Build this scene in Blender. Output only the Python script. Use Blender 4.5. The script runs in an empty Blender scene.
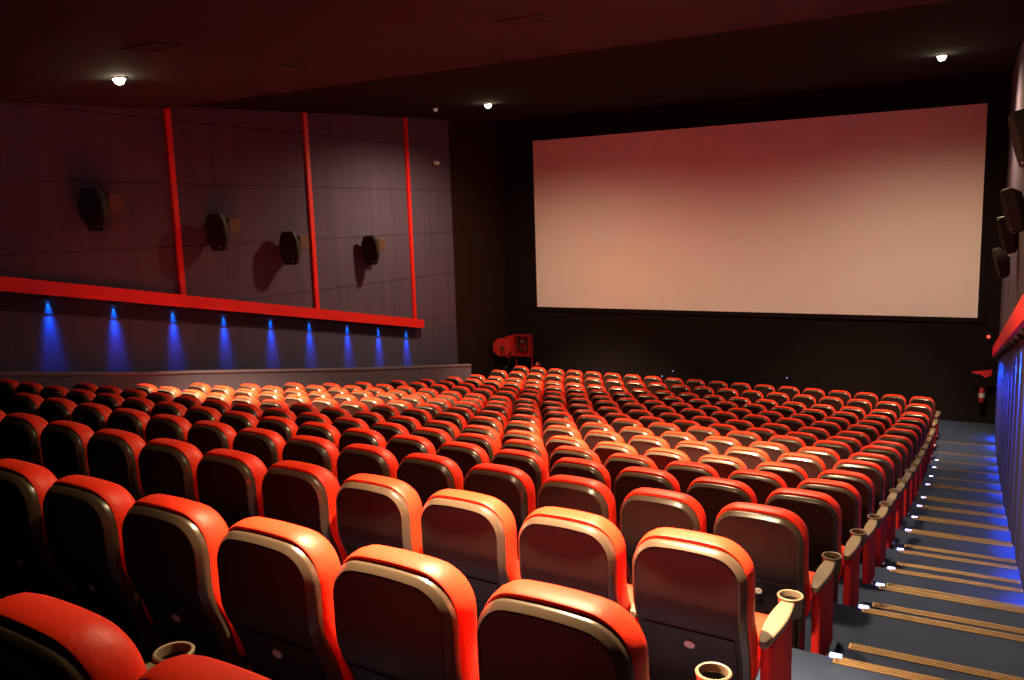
import bpy, math, random
from mathutils import Vector, Matrix
random.seed(7)
PI = math.pi
scene = bpy.context.scene
COL = scene.collection

# ------------------------------------------------------------------ materials
def mat(name, color, rough=.6, spec=.5, metal=0., noise=None, emis=None, estr=0., bump=None, coat=0., sheen=0.):
    m = bpy.data.materials.new(name); m.use_nodes = True
    nt = m.node_tree; b = nt.nodes['Principled BSDF']
    b.inputs['Base Color'].default_value = (*color, 1)
    b.inputs['Roughness'].default_value = rough
    b.inputs['Specular IOR Level'].default_value = spec
    b.inputs['Metallic'].default_value = metal
    b.inputs['Coat Weight'].default_value = coat
    if emis:
        b.inputs['Emission Color'].default_value = (*emis, 1)
        b.inputs['Emission Strength'].default_value = estr
    tc = nt.nodes.new('ShaderNodeTexCoord')
    if noise:
        scale, amt = noise
        n = nt.nodes.new('ShaderNodeTexNoise'); n.inputs['Scale'].default_value = scale; n.inputs['Detail'].default_value = 5
        nt.links.new(tc.outputs['Object'], n.inputs['Vector'])
        r = nt.nodes.new('ShaderNodeMapRange'); r.inputs['To Min'].default_value = 1-amt; r.inputs['To Max'].default_value = 1+amt
        nt.links.new(n.outputs['Fac'], r.inputs['Value'])
        mx = nt.nodes.new('ShaderNodeVectorMath'); mx.operation = 'SCALE'; mx.inputs[0].default_value = color
        nt.links.new(r.outputs['Result'], mx.inputs['Scale']); nt.links.new(mx.outputs['Vector'], b.inputs['Base Color'])
    if bump:
        scale, st = bump
        n = nt.nodes.new('ShaderNodeTexNoise'); n.inputs['Scale'].default_value = scale; n.inputs['Detail'].default_value = 3
        nt.links.new(tc.outputs['Object'], n.inputs['Vector'])
        bp = nt.nodes.new('ShaderNodeBump'); bp.inputs['Strength'].default_value = st; bp.inputs['Distance'].default_value = .01
        nt.links.new(n.outputs['Fac'], bp.inputs['Height']); nt.links.new(bp.outputs['Normal'], b.inputs['Normal'])
    return m

M = dict(
 pad=mat('red leatherette', (.82,.034,.010), .48, .32, noise=(6,.10), bump=(45,.12)),
 fabric=mat('red fabric', (.62,.018,.014), .75, .3, noise=(40,.15)),
 rim=mat('shell rim with painted highlight', (.058,.040,.027), .30, .6, noise=(14,.15)),  # lighter brown than the shell: reflections on its glossy edge put into the colour
 shell=mat('dark brown plastic shell', (.021,.010,.009), .50, .3, noise=(9,.25), bump=(160,.06)),
 arm=mat('armrest plastic with painted warm sheen', (.15,.112,.070), .55, .5, noise=(25,.12)),  # tan base paints in the warm light reflected by black plastic
 black=mat('black plastic', (.012,.011,.012), .5, .4, noise=(20,.2)),
 hole=mat('cup well black', (.01,.008,.006), .6, .3, noise=(20,.2)),
 badge=mat('pale oval badge', (.55,.50,.48), .4, noise=(30,.05)),
 steel=mat('steel bolt', (.7,.7,.72), .25, .5, 1., noise=(30,.05)),
 carpet=mat('blue grey carpet', (.028,.042,.086), .95, .15, noise=(3.5,.28), bump=(260,.5)),
 darkfloor=mat('dark carpet', (.03,.03,.035), .95, .15, noise=(4,.2), bump=(260,.5)),
 brass=mat('brushed brass nosing', (.46,.30,.13), .42, .5, .55, noise=(18,.18)),
 red=mat('red painted board', (.72,.016,.012), .45, .4, noise=(3,.08)),
 black_wall=mat('black masking cloth', (.010,.007,.008), .95, .1, noise=(2,.3)),
 brown_wall=mat('dark brown wall cloth', (.022,.011,.009), .95, .1, noise=(2,.25)),
 band=mat('black valance', (.03,.03,.042), .9, .1, noise=(5,.2)),
 lowwall=mat('grey purple plaster', (.10,.082,.120), .85, .2, noise=(3,.12)),
 lowcap=mat('grey wall cap', (.15,.12,.15), .7, .3, noise=(6,.1)),
 ceil_red=mat('maroon ceiling', (.034,.034,.037), .9, .15, noise=(1.2,.12), bump=(90,.3)),
 ceil_black=mat('black ceiling', (.010,.007,.008), .95, .1, noise=(1.5,.2), bump=(90,.3)),
 vent=mat('vent metal', (.045,.035,.035), .6, .4, noise=(20,.2)),
 screen=mat('matte white screen', (.78,.77,.80), .95, .05, noise=(.5,.02)),
 speaker=mat('black speaker cabinet', (.020,.017,.018), .6, .35, noise=(16,.2)),
 grille=mat('speaker grille', (.010,.009,.010), .75, .3, noise=(60,.4), bump=(300,.6)),
 bracket=mat('brown bracket', (.10,.05,.035), .55, .4, noise=(10,.2)),
 ext=mat('red extinguisher paint', (.34,.018,.018), .3, .5, coat=.5, noise=(5,.05)),
 hose=mat('black rubber hose', (.02,.015,.015), .6, .4, noise=(20,.2)),
 lamp_white=mat('lamp disc', (1,.9,.7), .5, emis=(1,.83,.55), estr=90, noise=(3,.01)),
 lamp_dim=mat('dim lamp disc', (.5,.5,.4), .4, emis=(1,.9,.7), estr=.12, noise=(3,.01)),
 led_blue=mat('blue lamp lens', (.1,.3,1), .5, emis=(.05,.30,1), estr=14, noise=(3,.01)),
 led_step=mat('blue white step light', (.6,.6,1), .5, emis=(.42,.42,1), estr=4, noise=(3,.01)),
 led_dot=mat('dim blue dot', (.3,.35,.8), .5, emis=(.25,.3,.9), estr=.9, noise=(3,.01)),
 led_red=mat('red indicator', (1,.1,.05), .5, emis=(1,.05,.03), estr=3, noise=(3,.01)),
 sign=mat('red sign board', (.6,.02,.02), .5, noise=(8,.1)),
 white=mat('white plastic', (.6,.58,.55), .5, noise=(8,.05)),
)

def wallcloth(name, color, seam_z0, seam_dz):
    """fabric wall with horizontal panel seams and faint vertical variation"""
    m = mat(name, color, .92, .12)
    nt = m.node_tree; b = nt.nodes['Principled BSDF']; tc = nt.nodes.new('ShaderNodeTexCoord')
    sep = nt.nodes.new('ShaderNodeSeparateXYZ'); nt.links.new(tc.outputs['Object'], sep.inputs[0])
    def math_(op, a, bb=None):
        n = nt.nodes.new('ShaderNodeMath'); n.operation = op
        for i, v in enumerate((a, bb)):
            if v is None: continue
            if isinstance(v, (int, float)): n.inputs[i].default_value = v
            else: nt.links.new(v, n.inputs[i])
        return n.outputs[0]
    t = math_('FRACT', math_('DIVIDE', math_('SUBTRACT', sep.outputs[2], seam_z0), seam_dz))
    seam = math_('LESS_THAN', t, .022)
    n = nt.nodes.new('ShaderNodeTexNoise'); n.inputs['Scale'].default_value = 1.
    mp = nt.nodes.new('ShaderNodeMapping'); mp.inputs['Scale'].default_value = (6, 6, .5)
    nt.links.new(tc.outputs['Object'], mp.inputs['Vector']); nt.links.new(mp.outputs['Vector'], n.inputs['Vector'])
    f = math_('ADD', math_('MULTIPLY', n.outputs['Fac'], .5), .75)
    f = math_('MULTIPLY', f, math_('SUBTRACT', 1., math_('MULTIPLY', seam, .45)))
    sc = nt.nodes.new('ShaderNodeVectorMath'); sc.operation = 'SCALE'; sc.inputs[0].default_value = color
    nt.links.new(f, sc.inputs['Scale']); nt.links.new(sc.outputs['Vector'], b.inputs['Base Color'])
    return m
M['wall_cloth'] = wallcloth('purple wall cloth', (.088,.070,.118), -.30, 1.09)
M['wall_lower'] = wallcloth('grey lower wall cloth', (.072,.066,.115), -50., 400.)

# ------------------------------------------------------------------ mesh helpers
class MB:
    def __init__(s): s.v = []; s.f = []
    def add(s, vs, fs):
        o = len(s.v); s.v += [tuple(v) for v in vs]; s.f += [tuple(o+i for i in f) for f in fs]; return s
    def box(s, x0, x1, y0, y1, z0, z1, T=None):
        vs = [Vector((x, y, z)) for z in (z0, z1) for y in (y0, y1) for x in (x0, x1)]
        if T is not None: vs = [T @ v for v in vs]
        return s.add(vs, [(0,2,3,1),(4,5,7,6),(0,1,5,4),(2,6,7,3),(0,4,6,2),(1,3,7,5)])
    def bevel_box(s, x0, x1, y0, y1, z0, z1, r, axis='z', n=4, T=None):
        """box with rounded corners seen along the axis, softened end faces"""
        A = {'z': (0,1,2), 'y': (0,2,1), 'x': (1,2,0)}[axis]
        lo = (x0,y0,z0); hi = (x1,y1,z1)
        a0,a1,b0,b1,c0,c1 = lo[A[0]],hi[A[0]],lo[A[1]],hi[A[1]],lo[A[2]],hi[A[2]]
        e = min(r*.5, (c1-c0)*.3)
        def ring(ins, c):
            out = []
            rr = max(r-ins, .0005)
            for k,(ca,cb) in enumerate(((a1-r,b1-r),(a0+r,b1-r),(a0+r,b0+r),(a1-r,b0+r))):
                for i in range(n+1):
                    t = PI/2*(k+i/n); p = [0,0,0]
                    p[A[0]] = ca+rr*math.cos(t); p[A[1]] = cb+rr*math.sin(t); p[A[2]] = c
                    out.append(p)
            return out
        return s.loft([ring(e, c0), ring(0, c0+e), ring(0, c1-e), ring(e, c1)], T)
    def loft(s, rings, T=None, caps=True):
        n = len(rings[0]); vs = [Vector(p) for r in rings for p in r]
        if T is not None: vs = [T @ v for v in vs]
        fs = []
        for i in range(len(rings)-1):
            for j in range(n):
                k = (j+1) % n
                fs.append((i*n+j, i*n+k, (i+1)*n+k, (i+1)*n+j))
        if caps:
            fs.append(tuple(reversed(range(n)))); m = (len(rings)-1)*n; fs.append(tuple(range(m, m+n)))
        return s.add(vs, fs)
    def lathe(s, prof, n=20, T=None, caps=True):
        return s.loft([[(r*math.cos(2*PI*i/n), r*math.sin(2*PI*i/n), z) for i in range(n)] for r, z in prof], T, caps)
    def tube(s, pts, r, n=8):
        pts = [Vector(p) for p in pts]; rings = []
        for i, p in enumerate(pts):
            d = (pts[min(i+1, len(pts)-1)] - pts[max(i-1, 0)]).normalized()
            u = d.orthogonal().normalized() if i == 0 else (u - d*u.dot(d)).normalized()
            w = d.cross(u)
            rings.append([p + u*r*math.cos(2*PI*k/n) + w*r*math.sin(2*PI*k/n) for k in range(n)])
        return s.loft(rings)
    def build(s, name, m, parent=None, smooth=40, loc=(0,0,0), rot=(0,0,0)):
        me = bpy.data.meshes.new(name); me.from_pydata(s.v, [], s.f); me.update()
        import bmesh
        bm = bmesh.new(); bm.from_mesh(me); bmesh.ops.recalc_face_normals(bm, faces=bm.faces)
        if smooth:
            for f in bm.faces: f.smooth = True
            for e in bm.edges:
                if len(e.link_faces) == 2 and e.calc_face_angle(0) > math.radians(smooth): e.smooth = False
        bm.to_mesh(me); bm.free()
        me.materials.append(m)
        o = bpy.data.objects.new(name, me); COL.objects.link(o)
        o.location = loc; o.rotation_euler = rot
        if parent: o.parent = parent
        return o

def tag(o, label=None, cat=None, group=None, kind=None):
    if label: o['label'] = label
    if cat: o['category'] = cat
    if group: o['group'] = group
    if kind: o['kind'] = kind
    return o
def thing(name, label, cat, loc=(0,0,0), rot=(0,0,0), group=None):
    o = bpy.data.objects.new(name, None); COL.objects.link(o); o.location = loc; o.rotation_euler = rot
    o.empty_display_size = .1
    return tag(o, label, cat, group)
def copy_tree(o, parent=None):
    c = o.copy(); COL.objects.link(c); c.parent = parent
    for ch in list(o.children):
        copy_tree(ch, c)
    return c
def struct(o, label=None): o['kind'] = 'structure'; 
def S(o, label):
    o['kind'] = 'structure'; o['label'] = label; return o

# ------------------------------------------------------------------ room geometry data
# rows: y of the back tops on the centre line and their height (z = 0 is the eye level of a person standing in the aisle)
YR = [19.79,18.59,17.47,16.40,15.26,14.19,13.02,12.04,11.03,9.97,8.91,7.91,6.94,5.86,4.62,3.40,2.175,1.16]
ZR = [-4.05,-3.955,-3.88,-3.745,-3.587,-3.418,-3.239,-3.079,-2.884,-2.696,-2.489,-2.312,-2.11,-1.86,-1.565,-1.285,-1.015,-.78]
SP = .56; X0 = -.987; SL = .051; H = 1.0
def xc(c): return X0 - c*SP
def yb(r, c): return YR[r] + SL*(c-9)*SP
FL = [z-H for z in ZR]
XL, XR = -12.4, .42
XAISLE = -.62
def edge(r):      # far edge of platform r, on the aisle side
    return yb(r-1, 0) - .07 if r > 0 else 99
def yslant(y, x): return y - SL*(x-XAISLE)      # edges under the seats run parallel to the rows

# seating platforms, rear to front, and the stepped aisle
YREAR = -1.2
HALF = {15: .45, 14: .43, 12: .43, 11: .40}
YFRONT = 21.85
for r in range(17, -1, -1):
    m = MB()
    y0 = edge(r+1) if r < 17 else YREAR
    y1 = edge(r) if r > 0 else YFRONT
    zb = -5.6; z1 = FL[r]
    xa, xb = -11.75, XAISLE
    ya0 = yslant(y0, xa) if r < 17 else y0; ya1 = yslant(y1, xa) if r > 0 else y1
    vs = [(xa, ya0, zb), (xb, y0, zb), (xb, y1, zb), (xa, ya1, zb), (xa, ya0, z1), (xb, y0, z1), (xb, y1, z1), (xa, ya1, z1)]
    m.add(vs, [(0,3,2,1),(4,5,6,7),(0,1,5,4),(1,2,6,5),(2,3,7,6),(3,0,4,7)])
    S(m.build('floor', M['carpet'], smooth=0), 'carpeted seating platform of one row')
    m = MB()
    half = r >= 6 and r > 0; hd = HALF.get(r, .35)
    m.box(XAISLE, XR, y0, y1, zb, z1)
    if half:
        m.box(XAISLE, XR, y1, y1+hd, zb, (FL[r]+FL[r-1])/2)
    S(m.build('floor', M['carpet'], smooth=0), 'blue grey carpeted aisle step')
# floor strip in the left walkway, following the rake
m = MB()
for r in range(17, -1, -1):
    y0 = yslant(edge(r+1), -12) if r < 17 else YREAR; y1 = yslant(edge(r), -12) if r > 0 else YFRONT
    m.box(XL, -11.75, y0, y1, -5.6, FL[r])
S(m.build('floor', M['darkfloor'], smooth=0), 'dark carpet of the narrow walkway beside the far wall')

NUM = ['', 'first','second','third','fourth','fifth','sixth','seventh','eighth','ninth','tenth','eleventh','twelfth','thirteenth','fourteenth','fifteenth','sixteenth','seventeenth','eighteenth','nineteenth']
def rowname(r):
    if r <= 9: return '%s row back from the screen' % NUM[r+1]
    return '%s row up from the bottom' % NUM[18-r]

# ------------------------------------------------------------------ nosings and step lights
def nosing(x0, x1, y, z, label):
    t = thing('stair_nosing', label, 'stair nosing', (0, y, z), group='brass strips on the aisle steps')
    m = MB(); w = .062
    m.box(x0, x1, -w, .004, 0, .006); m.box(x0, x1, -.003, .006, -.035, .006)
    m.build('nosing_strip', M['brass'], t, smooth=0)
    m = MB()
    for k in range(3): m.box(x0+.01, x1-.01, -w+.010+k*.017, -w+.014+k*.017, .0055, .0085)
    m.build('grip_line', M['bracket'], t, smooth=0)
    return t
for r in range(17, 0, -1):
    e = edge(r)
    where = ('beside the %s' % rowname(r))
    nosing(-.575, XR-.015, e, FL[r]+.001, 'brass edge strip on the upper step %s' % where)
    if r >= 6:
        nosing(-.555, XR-.015, e+HALF.get(r, .35), (FL[r]+FL[r-1])/2+.001, 'brass edge strip on the lower half step %s' % where)
    if r <= 2: continue
    t = thing('step_light', 'small glowing blue white step light %s' % where, 'step light', (-.575, e+.012, FL[r]-.045), group='step lights along the seat side of the aisle')
    m = MB(); m.bevel_box(-.030, .03, -.002, .02, -.035, .006, .006, 'y'); m.build('housing', M['white'], t)
    m = MB(); m.bevel_box(-.025, .035, -.022, .018, .046, .056, .005, 'z'); m.build('lens', M['led_step'], t)

# ------------------------------------------------------------------ seat
def yc(z):       # rearward lean of the backrest; 0 at the top
    return .235*(1-z) - .030*math.exp(-((z-.67)/.11)**2) + .02*math.exp(-((z-.95)/.10)**2)
def half_outline(z0, z1, w, rt, rb, n=9, wing=0.):
    """right half of a rounded board from bottom centre to top centre: list of (x, z)"""
    pts = []
    def W(z): return w - .028*max(0, (.75-z)/.63)**1.5 + wing*math.exp(-((z-.50)/.14)**4)
    for i in range(4): pts.append((W(z0)*.999*(i/4)*(1-rb/W(z0)), z0 - .004*(1-(i/4)**2)))
    cx = W(z0+rb)-rb
    for i in range(n): t = -PI/2 + PI/2*i/(n-1); pts.append((cx+rb*math.cos(t), z0+rb+rb*math.sin(t)))
    k = 12
    for i in range(1, k):
        z = z0+rb+(z1-rt-z0-rb)*i/k; pts.append((W(z), z))
    cx = w-rt
    for i in range(n):
        t = PI/2*i/(n-1); x = cx+rt*math.cos(t)
        pts.append((x, z1-rt+rt*math.sin(t)))
    for i in range(1, 5): pts.append((cx*(1-i/5), z1))
    out = []
    for x, z in pts:
        out.append((x, z - .022*(x/w)**2*(1 if z > .8 else 0)))
    return out
def board(layers, z0, z1, w, rt, rb, wing=0., cap0=True, cap1=True, crown=0.):
    """layers: (inset, depth). Caps follow the curved profile."""
    mb = MB(); rings = []
    def ring(ins, d):
        h = half_outline(z0+ins, z1-ins, w-ins, max(rt-ins, .02), max(rb-ins, .01), wing=wing)
        full = h + [(-x, z) for x, z in reversed(h[1:])]
        return [(x, yc(z)+d, z) for x, z in full], h
    data = [ring(*l) for l in layers]
    mb.loft([d[0] for d in data], caps=False)
    def cap(h, d, sgn):
        K = 6; vs = []; fs = []
        for x, z in h:
            for k in range(K+1):
                xx = -x + 2*x*k/K
                vs.append((xx, yc(z)+d+sgn*crown*(1-(xx/w)**2)*(1-(x/w-1)**2 if x < w else 1) - sgn*0, z) if crown else (xx, yc(z)+d, z))
        for i in range(len(h)-1):
            for k in range(K):
                a = i*(K+1)+k; q = (a, a+1, a+K+2, a+K+1)
                fs.append(q)
        mb.add(vs, fs)
    if cap0: cap(data[0][1], layers[0][1], -1)
    if cap1: cap(data[-1][1], layers[-1][1], 1)
    return mb

def make_seat(badge_seen=True):
    root = thing('cinema_chair', 'x', 'seat')
    sh = board([(.026, .002), (.022, .005), (.022, .020)], .115, .975, .239, .115, .05, cap1=False).build('back_shell', M['shell'], root)
    board([(.023, .003), (.020, .001), (.003, .020), (.0, .026), (.0, .054)], .115, .978, .240, .118, .05, cap0=False).build('shell_rim', M['rim'], root)
    # raised lower cover plate, a sub-part of the shell
    m = MB(); n = 14; rows = []
    for i in range(n+1):
        z = .17+.43*i/n; hw = .185+.01*(i/n); rows.append([(-hw, z), (-hw*.4, z), (hw*.4, z), (hw, z)])
    vs = []; fs = []
    for d in (0., -.006):
        for row in rows:
            for x, z in row: vs.append((x*(1 if d == 0 else .985), yc(z)+.001+d, z))
    R = 4; N = len(rows)*R
    for i in range(n):
        for k in range(3):
            a = N+i*R+k; fs.append((a, a+1, a+R+1, a+R))
        for k in (0, 3):
            a = i*R+k; fs.append((a, a+R, N+a+R, N+a))
    for k in range(3):
        fs.append((k, k+1, N+k+1, N+k)); a = n*R+k; fs.append((a, a+1, N+a+1, N+a))
    m.add(vs, fs); m.build('cover_plate', M['shell'], sh)
    m = MB(); zz = .53
    m.lathe([(.0001,-.002),(.017,-.002),(.020,0),(.020,.004)], 18, Matrix.Translation((0, yc(zz)-.010, zz)) @ Matrix.Rotation(PI/2+.2, 4, 'X') @ Matrix.Diagonal((1.15,.85,1,1)))
    m.build('number_badge', M['badge'], sh)
    board([(.001, .046), (-.002, .052), (-.007, .075), (-.009, .105), (-.004, .135), (.012, .158), (.045, .172)], .36, .994, .240, .125, .06, wing=.004).build('back_cushion', M['pad'], root)
    # seat cushion and pan
    m = MB()
    def srow(y, ztop, zbot, hw, r=.03):
        pts = []
        for sx, sz in ((1,1),(-1,1),(-1,-1),(1,-1)):
            k0 = {(1,1):0, (-1,1):1, (-1,-1):2, (1,-1):3}[(sx,sz)]
            for i in range(4):
                t = PI/2*(k0+i/3); cx = sx*(hw-r); cz = (ztop-r) if sz > 0 else (zbot+r)
                pts.append((cx+r*math.cos(t), y, cz+r*math.sin(t)))
        return pts
    m.loft([srow(.22,.445,.37,.18), srow(.26,.45,.355,.195), srow(.40,.455,.35,.205), srow(.58,.465,.35,.205), srow(.65,.455,.365,.20), srow(.68,.43,.39,.18)])
    m.build('seat_cushion', M['pad'], root)
    m = MB(); m.loft([srow(.22,.352,.29,.16,.02), srow(.40,.349,.26,.19,.02), srow(.60,.348,.30,.18,.02)])
    m.build('seat_pan', M['black'], root)
    return root, None

def arm_into(root, x=SP/2, end=False):
    """armrest with its cup ring on the aisle-ward side, the panel below and its foot"""
    m = MB(); top = .585
    prof = [(.160,.010),(.168,.018),(.195,.025),(.25,.031),(.31,.037),(.39,.041),(.47,.038),(.54,.031),(.56,.030)]
    rings = []
    for y, hw in prof:
        zt_ = top - .006*max(0, (.20-y)/.04); zb = top-.034
        rings.append([(x-hw+.004,y,zb),(x-hw,y,zb+.006),(x-hw,y,zt_-.005),(x-hw+.005,y,zt_),(x,y,zt_+.001),(x+hw-.005,y,zt_),(x+hw,y,zt_-.005),(x+hw,y,zb+.006),(x+hw-.004,y,zb)])
    m.loft(rings)
    arm = m.build('armrest', M['arm'], root)
    c = (x, .60)
    m = MB(); T = Matrix.Translation((c[0], c[1], 0))
    # cup holder: outer wall, rounded lip, inner wall and bottom
    m.lathe([(.040,top-.085),(.048,top-.07),(.052,top-.01),(.056,top+.002),(.057,top+.010),(.053,top+.014),(.047,top+.012),(.0445,top+.002),(.0415,top-.065),(.0005,top-.066)], 22, T)
    cup = m.build('cup_holder', M['arm'], arm)
    m = MB(); m.lathe([(.0005,top-.0600),(.0370,top-.0600),(.0405,top-.012),(.0395,top-.012),(.036,top-.055),(.0005,top-.055)], 22, T, caps=False)
    m.build('cup_well', M['hole'], arm)
    m = MB(); m.bevel_box(x-.024, x+.024, .20, .56, .10, .545, .018, 'z')
    m.build('side_panel', M['fabric'], root)
    m = MB(); m.bevel_box(x-.020, x+.020, .20, .50, .004, .102, .012, 'z'); m.bevel_box(x-.038, x+.038, .18, .52, 0., .014, .02, 'z')
    m.build('foot', M['black'], root)
    if end:
        m = MB(); m.lathe([(.0005,.030),(.012,.030),(.020,.020),(.022,0)], 14, Matrix.Translation((x+.024, .30, .13)) @ Matrix.Rotation(PI/2, 4, 'Y'))
        m.build('bolt', M['steel'], root)

ROT = -math.atan(SL)
proto, _ = make_seat(); arm_into(proto)
proto_end, _ = make_seat(); arm_into(proto_end, end=True)
used = set()
ncols = {14: 14, 15: 11, 16: 7, 17: 3}
nseat = 0
DX = {(17,k): -.16 for k in range(4)}
for r in range(17, -1, -1):
    for c in range(ncols.get(r, 19)):
        src = proto_end if c == 0 else proto
        if src.name in used: o = copy_tree(src)
        else: o = src; used.add(src.name)
        o.location = (xc(c)+DX.get((r,c),0), yb(r, c)-.085, FL[r]); o.rotation_euler = (0, 0, ROT)
        if c <= 9 or r >= 14: pos = ('at the stepped aisle' if c == 0 else '%s in from the stepped aisle' % NUM[c+1])
        else: pos = ('at the low grey wall' if c == 18 else '%s in from the low wall' % NUM[19-c])
        o['label'] = 'red cinema seat, %s, %s' % (rowname(r), pos)
        o['group'] = 'seats in the %s' % rowname(r)
        nseat += 1
print('SEATS', nseat)

# ------------------------------------------------------------------ walls
def ceilz(y): return 1.48+.058*y
YB = 10.05    # where the maroon ceiling ends
def zt(y): return -.59 - .181*(y-7)       # top line of the red sloping trims
def quadwall(name, x0, x1, prof_low, prof_high, m, label):
    mb = MB(); n = len(prof_low)
    vs = []
    for x in (x0, x1):
        for (y, z) in prof_low: vs.append((x, y, z))
        for (y, z) in prof_high: vs.append((x, y, z))
    L = 2*n; fs = []
    for i in range(n-1):
        fs += [(i, i+1, n+i+1, n+i), (L+i, L+n+i, L+n+i+1, L+i+1), (i, L+i, L+i+1, i+1), (n+i, n+i+1, L+n+i+1, L+n+i)]
    fs += [(0, n, L+n, L), (n-1, L+n-1, L+2*n-1, 2*n-1)]
    mb.add(vs, fs)
    return S(mb.build(name, m, smooth=0), label)
YC = 18.98     # where purple cloth stops and dark masking starts
quadwall('wall_left', XL-.25, XL, [(YREAR, zt(YREAR)-.25), (17.45, zt(17.45)-.25), (YC, zt(17.45)-.25)], [(YREAR, 3), (17.45, 3), (YC, 3)], M['wall_cloth'], 'far side wall in dark purple cloth panels above the red trim')
quadwall('wall_left', XL-.25, XL, [(YREAR, -5.6), (17.45, -5.6), (YC, -5.6)], [(YREAR, zt(YREAR)-.25), (17.45, zt(17.45)-.25), (YC, zt(17.45)-.25)], M['wall_lower'], 'lower part of the far side wall below the red trim')
quadwall('wall_left', XL-.25, XL-.03, [(YC, -5.6), (22.2, -5.6)], [(YC, 3.2), (22.2, 3.2)], M['brown_wall'], 'dark brown masking wall beside the screen')
m = MB(); m.box(XL-.25, XR+.3, 21.85, 22.1, -5.6, 3.3); S(m.build('wall_front', M['black_wall'], smooth=0), 'black wall behind and below the screen')
m = MB(); m.box(XL-.25, XR+.3, YREAR-.2, YREAR, -5.6, 3.); S(m.build('wall_rear', M['black_wall'], smooth=0), 'dark rear wall behind the seats')
# right wall: upper cloth, lower fluted blue-lit lining
quadwall('wall_right', XR, XR+.25, [(YREAR, zt(YREAR)-.1), (21.3, zt(21.3)-.1)], [(YREAR, 3), (21.3, 3)], M['wall_cloth'], 'near side wall in purple cloth above the red trim')
quadwall('wall_right', XR, XR+.25, [(21.3, -5.6), (22.0, -5.6)], [(21.3, 3.2), (22.0, 3.2)], M['brown_wall'], 'dark end of the near side wall by the screen')
mb = MB(); pts = []
n = 900
for i in range(n+1):
    y = YREAR + (21.3-YREAR)*i/n
    pts.append((XR + .012 + .014*math.sin(y*2*PI/.16) , y))
vs = []; fs = []
for x, y in pts: vs += [(x, y, -5.6), (x, y, zt(y)-.1)]
for i in range(n): fs.append((2*i, 2*i+2, 2*i+3, 2*i+1))
mb.add(vs, fs)
mb.box(XR+.05, XR+.25, YREAR, 21.3, -5.6, -3.9)
S(mb.build('wall_right', M['wall_lower'], smooth=60), 'fluted lower lining of the near side wall under the red trim')

# ceiling
def slab(y0, y1, m, name, dz=0., label=''):
    mb = MB(); vs = [(x, y, ceilz(y)+d) for d in (dz, dz+.3) for y in (y0, y1) for x in (XL-.2, XR+.25)]
    mb.add(vs, [(0,2,3,1),(4,5,7,6),(0,1,5,4),(2,6,7,3),(0,4,6,2),(1,3,7,5)])
    return S(mb.build(name, m, smooth=0), label)
slab(YREAR, YB, M['ceil_red'], 'ceiling', 0, 'maroon rear part of the ceiling')
slab(YB, 22.1, M['ceil_black'], 'ceiling', .06, 'black part of the ceiling towards the screen')

# red sloping trims with dark band, and vertical red strips
def trim(x0, x1, ya, yb_, name, label):
    mb = MB()
    vs = [(x, y, zt(y)+d) for d in (-.215, 0) for y in (ya, yb_) for x in (x0, x1)]
    mb.add(vs, [(0,2,3,1),(4,5,7,6),(0,1,5,4),(2,6,7,3),(0,4,6,2),(1,3,7,5)])
    return S(mb.build(name, M['red'], smooth=0), label)
trim(XL+.002, XL+.16, 0., 17.25, 'trim_1', 'broad red board sloping down the far side wall')
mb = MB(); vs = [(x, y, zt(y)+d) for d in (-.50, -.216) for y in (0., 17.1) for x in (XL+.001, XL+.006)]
mb.add(vs, [(0,2,3,1),(4,5,7,6),(0,1,5,4),(2,6,7,3),(0,4,6,2),(1,3,7,5)]); S(mb.build('trim_2', M['band'], smooth=0), 'dark band under the sloping red board')  # thin flush strip, darker than the wall around it
trim(XR-.12, XR-.002, -1., 21.3, 'trim_3', 'broad red board sloping down the near side wall')
for i, y in enumerate((10.11, 13.53, 17.04)):
    mb = MB(); mb.box(XL+.002, XL+.055, y-.055, y+.055, zt(y)+.001, ceilz(y)-.01 + (0.06 if y > YB else 0))
    S(mb.build('trim_%d' % (4+i), M['red'], smooth=0), 'vertical red strip on the purple wall cloth')

# low wall along the seats
prof = [(5.6,-1.72),(7.57,-2.07),(8.69,-2.27),(9.82,-2.44),(14.41,-3.18),(18.61,-3.80)]
mb = MB(); n = len(prof); xa, xb = -11.86, -11.752
vs = []
for x in (xa, xb):
    for y, z in prof: vs.append((x, y, -5.55))
    for y, z in prof: vs.append((x, y, z-.03))
L = 2*n; fs = [(0,n,L+n,L),(n-1,L+n-1,L+2*n-1,2*n-1)]
for i in range(n-1): fs += [(i,i+1,n+i+1,n+i),(L+i,L+n+i,L+n+i+1,L+i+1),(i,L+i,L+i+1,i+1),(n+i,n+i+1,L+n+i+1,L+n+i)]
mb.add(vs, fs); S(mb.build('wall_low', M['lowwall'], smooth=0), 'low grey purple wall along the end of the seat rows')
mb = MB(); vs = []
for x in (xa-.015, xb+.015):
    for y, z in prof: vs.append((x, y, z-.029))
    for y, z in prof: vs.append((x, y, z+.012))
fs = [(0,n,L+n,L),(n-1,L+n-1,L+2*n-1,2*n-1)]
for i in range(n-1): fs += [(i,i+1,n+i+1,n+i),(L+i,L+n+i,L+n+i+1,L+i+1),(i,L+i,L+i+1,i+1),(n+i,n+i+1,L+n+i+1,L+n+i)]
mb.add(vs, fs); S(mb.build('trim_7', M['lowcap'], smooth=0), 'paler cap on the low wall')

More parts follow.
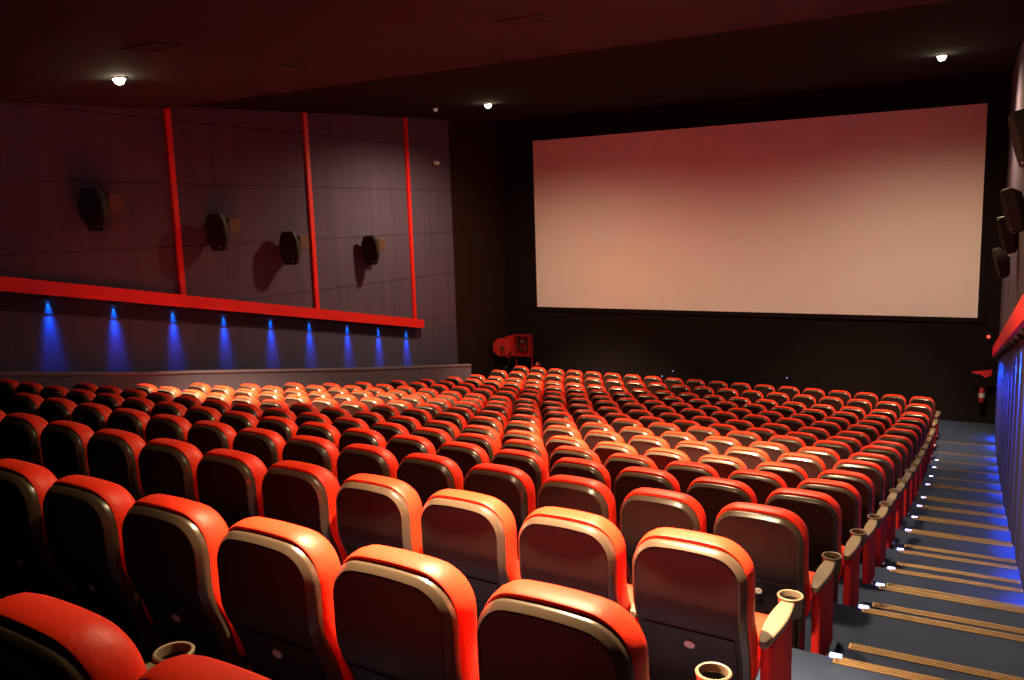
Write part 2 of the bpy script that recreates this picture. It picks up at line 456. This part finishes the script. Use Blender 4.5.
# ------------------------------------------------------------------ screen
t = thing('cinema_screen', 'large blank pale cinema screen filling the front wall', 'screen', (-5.715, 21.80, 0))
mb = MB(); k = 21.78/22.
x0, x1, z0, z1 = -11.48*k, -.02*k, -2.605*k, 2.215*k
mb.box(x0+5.715, x1+5.715, -.02, 0, z0, z1); mb.build('projection_surface', M['screen'], t, smooth=0)
mb = MB(); f = .12
mb.box(x0-f+5.715, x1+f+5.715, .0, .045, z1, z1+f); mb.box(x0-f+5.715, x1+f+5.715, .0, .045, z0-f, z0)
mb.box(x0-f+5.715, x0+5.715, .0, .045, z0, z1); mb.box(x1+5.715, x1+f+5.715, .0, .045, z0, z1)
mb.build('masking_frame', M['black_wall'], t, smooth=0)

# ------------------------------------------------------------------ speakers
def speaker(loc, yaw, label, tilt=-.12, w=.19, h=.33, d=.15):
    t = thing('wall_speaker', label, 'speaker', loc, (0, 0, yaw), group='surround speakers on the side walls')
    T = Matrix.Rotation(-tilt, 4, 'X')
    # local -y is the front
    m = MB()
    hexa = lambda y, s: [(-w*s, y, h*.45*s), (-w*.62*s, y, h*s), (w*.62*s, y, h*s), (w*s, y, h*.45*s), (w*s, y, -h*.45*s), (w*.62*s, y, -h*s), (-w*.62*s, y, -h*s), (-w*s, y, -h*.45*s)]
    m.loft([hexa(d, .72), hexa(.02, 1.), hexa(-d*.6, 1.)], T)
    cab = m.build('cabinet', M['speaker'], t, smooth=25)
    m = MB(); m.loft([hexa(-d*.6-.001, .93), hexa(-d*.6-.014, .93), hexa(-d*.6-.020, .88)], T); m.build('grille', M['grille'], t, smooth=25)
    m = MB(); m.box(.05, .09, -d*.6-.024, -d*.6-.019, -h*.80, -h*.76, T); m.build('maker_plate', M['badge'], t, smooth=0)
    return t, T
XS = XL+.30
for (y, z, lab) in ((8.40,.36,'black wall speaker in the darkest wall bay, farthest from the screen'), (10.78,-.06,'black wall speaker just screenward of the tallest vertical red strip'),
                    (12.58,-.43,'black six sided wall speaker touching the middle red strip'), (15.12,-.59,'small black wall speaker with a lit brown side, between two red strips')):
    t, T = speaker((XS, y, z), math.radians(18), lab)
    m = MB(); 
    Ti = Matrix.Rotation(-math.radians(18), 4, 'Z')
    m.bevel_box(-.285, .10, .17, .44, -.03, .24, .02, 'x', T=Ti); m.build('mounting_box', M['bracket'], t)
for (y, z, lab) in ((8.7,.55,'topmost dark speaker on the near side wall, cut by the photo edge'), (11.0,-.08,'second highest dark speaker on the near side wall'),
                    (13.1,-.42,'third highest dark speaker on the near side wall'), (16.2,-.98,'lowest dark speaker on the near side wall, nearest the screen')):
    t, T = speaker((XR-.125, y, z), math.radians(-80), lab, -.25, .15, .25, .10)
    m = MB(); Ti = Matrix.Rotation(math.radians(80), 4, 'Z')
    m.bevel_box(.07, .123, -.08, .08, -.08, .12, .02, 'x', T=Ti); m.build('mounting_box', M['bracket'], t)

# ------------------------------------------------------------------ ceiling fixtures and lights
def downlight(x, y, lit=True, label='', r=.075):
    dz = .06 if y > YB else 0
    t = thing('ceiling_downlight', label, 'ceiling light', (x, y, ceilz(y)+dz), (math.atan(.058), 0, 0), group='recessed ceiling lights')
    m = MB(); m.lathe([(r, .0), (r+.03, -.001), (r+.03, -.012), (r+.012, -.018), (r, -.010)], 24, caps=False); m.build('bezel', M['vent'], t)
    m = MB(); m.lathe([(.0005,-.085),(r*.45,-.078),(r*.8,-.055),(r*.97,-.02),(r*.99,-.003)], 24, caps=False); m.build('lamp', M['lamp_white'] if lit else M['lamp_dim'], t)
    return t
def spot(loc, target, energy, size, blend=.5, color=(1,.72,.42), radius=.06):
    l = bpy.data.lights.new('spot', 'SPOT'); l.energy = energy; l.spot_size = math.radians(size); l.spot_blend = blend
    l.color = color; l.shadow_soft_size = radius
    o = bpy.data.objects.new('spot', l); COL.objects.link(o); o.location = loc
    o.rotation_euler = (Vector(target)-Vector(loc)).to_track_quat('-Z', 'Y').to_euler()
    return o
WARM = (1,.70,.40)
LIGHTS = [  # x, y, pool energy, pool cone, aim x, aim y, wide energy, wide cone, wide blend, label
 (-9.43, 16.04, 11000, 52, -9.2, 18.4, 1080, 166, .6, 'bright round ceiling light just beside the top corner of the screen'),
 (-.72, 16.3, 4200, 54, -2.0, 18.7, 1100, 166, .6, 'small bright ceiling light above the end of the screen by the aisle'),
 (-9.42, 7.03, 16000, 56, -9.5, 9.4, 0, 0, 0, 'bright round ceiling light above the wall with the vertical red strips'),
 (-2.2, 7.3, 9500, 56, -3.0, 8.5, 1700, 158, 1., 'ceiling light above the middle rows near the aisle'),
 (-1.45, 2.9, 6600, 60, -1.5, 2.85, 330, 150, 1., 'ceiling light above the rearmost rows by the aisle'),
]
for x, y, e, cone, ax, ay, e2, cone2, bl2, lab in LIGHTS:
    downlight(x, y, True, lab, .07)
    z = ceilz(y) + (.06 if y > YB else 0) - .12
    if e: spot((x, y, z), (ax, ay, -1.05-.17*max(0, ay-2)), e, cone, .9, WARM)
    if e2: spot((x, y, z), (x, y, -5), e2, cone2, bl2, WARM, .2)
downlight(-10.5, 15.6, False, 'dim unlit round ceiling light near the corner of the purple wall', .05)
def vent(x, y, w, d, label):
    dz = .06 if y > YB else 0
    t = thing('ceiling_vent', label, 'vent', (x, y, ceilz(y)+dz-.002), (math.atan(.058), 0, 0), group='vents in the ceiling')
    m = MB(); m.box(-w/2, w/2, -d/2, d/2, -.004, 0); m.build('backing', M['black'], t, smooth=0)
    m = MB(); b = .025
    m.box(-w/2-b, w/2+b, -d/2-b, -d/2, -.014, 0); m.box(-w/2-b, w/2+b, d/2, d/2+b, -.014, 0); m.box(-w/2-b, -w/2, -d/2, d/2, -.014, 0); m.box(w/2, w/2+b, -d/2, d/2, -.014, 0)
    m.build('frame', M['vent'], t, smooth=0)
    m = MB()
    for k in range(4): yy = -d/2+d*(k+.5)/4; m.box(-w/2, w/2, yy-.012, yy+.012, -.012, -.005)
    m.build('louvre', M['vent'], t, smooth=0)
vent(-3.99, 7.55, .42, .3, 'dark ceiling vent nearest the screen-side edge of the maroon ceiling')
vent(-7.34, 5.9, .45, .3, 'dark ceiling vent above the darkest end of the purple wall')
vent(-7.38, 8.04, .42, .28, 'dark ceiling vent beside the black part of the ceiling')

# camera dome on the purple wall near the corner
t = thing('security_camera', 'small pale camera high on the purple wall past the last red strip', 'camera', (XL, 18.33, 1.5))
m = MB(); m.bevel_box(0, .05, -.04, .04, -.04, .04, .015, 'x'); m.build('mount', M['black'], t)
m = MB(); m.lathe([(.0005,.0),(.045,.0),(.052,.02),(.052,.13),(.046,.14),(.0005,.14)], 18, Matrix.Translation((.10,-.05,-.02)) @ Matrix.Rotation(PI/2, 4, 'X')); m.build('body', M['white'], t)

# ------------------------------------------------------------------ blue wall washers
def washer(x, y, z, label, group, aim, e, housing=True):
    t = thing('wall_washer', label, 'wall light', (x, y, z), group=group)
    m = MB(); m.lathe([(.0005,.05),(.030,.05),(.034,.03),(.034,.0)], 14, caps=False); m.build('housing', M['black'], t)
    m = MB(); m.lathe([(.0005,.004),(.030,.004),(.032,.008)], 14, caps=False); m.build('lens', M['led_blue'], t)
    spot((x, y, z-.02), (x+aim, y, z-2.), e, 28, 1., (.0,.085,1), .02)
    wx = XL if x < -5 else XR
    spot((wx+(.035 if x < -5 else -.035), y, z-.01), (wx+(.0 if x < -5 else .02), y, z-.6), 150, 46, 1., (.0,.15,1), .01)
for i, y in enumerate((7.64,8.73,9.87,10.99,12.17,13.27,14.48,15.58,16.67)):
    washer(XL+.060, y, zt(y)-.265, 'blue light under the far red board, %s counting from the photo edge' % NUM[i+1], 'blue lights under the far red board', -.13, 380)
for i in range(13):
    y = 7.2+1.1*i
    washer(XR-.075, y, zt(y)-.285, 'blue light under the near red board, %s counting from the screen end' % NUM[13-i], 'blue lights under the near red board', .30, 1900)

# ------------------------------------------------------------------ hose reel, cabinet, extinguishers, sign
FW = 21.85
t = thing('fire_hose_reel', 'round red fire hose reel in the dark corner by the screen', 'hose reel', (-12.08, 20.85, -3.68), (0, 0, math.radians(30)))
R = Matrix.Rotation(PI/2, 4, 'X')
m = MB(); m.lathe([(.0005,-.10),(.26,-.10),(.27,-.085),(.27,-.07),(.06,-.06),(.06,.06),(.27,.07),(.27,.085),(.26,.10),(.0005,.10)], 32, R); m.build('drum', M['ext'], t)
m = MB(); pts = [((.20+.012*math.sin(k*.5))*math.cos(k*.35), -.05+.1*(k/140), (.20)*math.sin(k*.35)) for k in range(140)]
m.tube(pts, .017, 6); m.tube([(.2,.0,-.05),(.24,.02,-.3),(.20,.02,-.5),(.1,0,-.62),(0,.0,-.55)], .017, 8); m.build('hose', M['hose'], t)
m = MB(); m.lathe([(.05,-.13),(.05,.40)], 12, R); m.box(-.12,.12,.38,.42,-.14,.14); m.build('bracket', M['black'], t)
t = thing('hose_cabinet', 'open red fire cabinet on a thin post beside the hose reel', 'cabinet', (-11.78, 21.60, -3.72), (0, 0, 0))
m = MB(); m.box(-.27,.27,.10,.13,-.32,.32); 
for a in ((-.27,-.24,-.12,.10,-.32,.32),(.24,.27,-.12,.10,-.32,.32),(-.24,.24,-.12,.10,.29,.32),(-.24,.24,-.12,.10,-.32,-.29)): m.box(*a)
m.build('body', M['ext'], t, smooth=0)
m = MB(); m.tube([(.0+.16*math.cos(k*.4), -.02+.001*k, .0+.16*math.sin(k*.4)) for k in range(60)], .022, 6); m.build('hose', M['hose'], t)
m = MB(); m.lathe([(.0005,0),(.03,0),(.035,.03),(.02,.05),(.0005,.05)], 12, Matrix.Translation((0,-.06,.12)) @ R); m.build('valve', M['brass'], t)
m = MB(); m.box(-.29,-.265,-.55,-.12,-.32,.32); m.build('door', M['sign'], t, smooth=0)
m = MB(); m.lathe([(.022,-1.44),(.022,-.32)], 10, Matrix.Translation((-.25,.0,0))); m.lathe([(.022,-1.44),(.022,-.32)], 10, Matrix.Translation((.25,.05,0))); m.build('post', M['ext'], t)
def extinguisher(loc, label):
    t = thing('fire_extinguisher', label, 'fire extinguisher', loc)
    m = MB(); m.lathe([(.0005,0),(.078,0),(.085,.02),(.085,.38),(.075,.43),(.04,.47),(.028,.49),(.0005,.49)], 22); m.build('cylinder', M['ext'], t)
    m = MB(); m.lathe([(.022,.485),(.022,.54)], 10); m.box(-.015,.015,-.12,.03,.53,.55); m.box(-.012,.012,-.13,.0,.56,.575,Matrix.Rotation(.1,4,'X')); m.build('valve_handle', M['black'], t)
    m = MB(); m.tube([(.02,0,.52),(.09,-.02,.52),(.12,-.02,.44),(.11,-.01,.2),(.10,0,.10)], .010, 8); m.build('hose', M['hose'], t)
    m = MB(); m.lathe([(.0862,.16),(.0862,.30)], 22, caps=False); m.build('label_band', M['badge'], t)
    return t
t = extinguisher((-11.36, 21.66, -4.70), 'red fire extinguisher hung low beside the open red cabinet')
m = MB(); m.box(-.05,.05,.086,.188,.30,.36); m.build('wall_hook', M['black'], t, smooth=0)
t = extinguisher((.14, 21.62, -4.50), 'red fire extinguisher hung low on the dark wall at the aisle end')
m = MB(); m.box(-.05,.05,.086,.232,.30,.36); m.build('wall_hook', M['black'], t, smooth=0); t.scale = (.75,.99,.72)
t = thing('wall_sign', 'red sign jutting out above the aisle end extinguisher', 'sign', (.18, 21.45, -3.80))
m = MB(); m.add([(-.26,0,.02),(.14,0,.09),(.14,0,-.03),(.0,0,-.10),(-.08,0,-.03),(-.26,.0,-.01)]+[(-.26,.02,.02),(.14,.02,.09),(.14,.02,-.03),(.0,.02,-.10),(-.08,.02,-.03),(-.26,.02,-.01)],
      [(0,1,2,3,4,5),(11,10,9,8,7,6)]+[(i,(i+1)%6,6+(i+1)%6,6+i) for i in range(6)]); m.build('board', M['sign'], t, smooth=0)
m = MB(); m.box(.12,.24,-.0,.02,.0,.03); m.build('arm', M['black'], t, smooth=0)
t = thing('indicator_light', 'tiny red light on the dark wall by the end of the near red board', 'indicator light', (.22, 21.84, -3.02))
m = MB(); m.bevel_box(-.06,.06,-.02,.0,-.07,.09,.015,'y'); m.build('casing', M['black'], t)
m = MB(); m.lathe([(.0005,.012),(.028,.010),(.034,0)], 14, Matrix.Translation((0,-.02,.01)) @ R); m.build('lens', M['led_red'], t)

for x, z, lab in ((-7.57, -4.43, 'tiny pale blue light low on the wall under the screen, farthest from the aisle'), (-7.26, -4.27, 'tiny pale blue light under the screen, second farthest from the aisle'), (-4.23, -4.26, 'tiny pale blue light low under the screen, the one nearest the aisle')):
    t = thing('indicator_light', lab, 'indicator light', (x, 21.848, z), group='tiny lights under the screen')
    m = MB(); m.bevel_box(-.05,.05,-.02,.0,-.03,.03,.012,'y'); m.build('casing', M['black'], t)
    m = MB(); m.lathe([(.0005,.008),(.014,.007),(.018,0)], 14, Matrix.Translation((0,-.02,0)) @ R); m.build('lens', M['led_dot'], t)

# ------------------------------------------------------------------ world and camera
w = bpy.data.worlds.new('World'); scene.world = w; w.use_nodes = True
w.node_tree.nodes['Background'].inputs['Color'].default_value = (0,0,0,1)

cam = bpy.data.cameras.new('Camera'); co = bpy.data.objects.new('Camera', cam); COL.objects.link(co)
f, pitch, yaw, roll = 837.18, math.radians(8.216), math.radians(29.371), math.radians(-1.856)
fw = Vector((-math.sin(yaw)*math.cos(pitch), math.cos(yaw)*math.cos(pitch), -math.sin(pitch)))
rt = Vector((math.cos(yaw), math.sin(yaw), 0)); up = rt.cross(fw)
r2 = rt*math.cos(roll)+up*math.sin(roll); u2 = -rt*math.sin(roll)+up*math.cos(roll)
Mx = Matrix((r2, u2, -fw)).transposed().to_4x4()
co.matrix_world = Mx
cam.sensor_width = 36; cam.lens = f/1024*36; cam.clip_start = .05
scene.camera = co
vs = scene.view_settings
scene.display_settings.display_device = 'sRGB'
vs.view_transform = 'Standard'; vs.look = 'None'; vs.gamma = 1; vs.exposure = 0.; vs.use_curve_mapping = False
scene.cycles.use_denoising = True
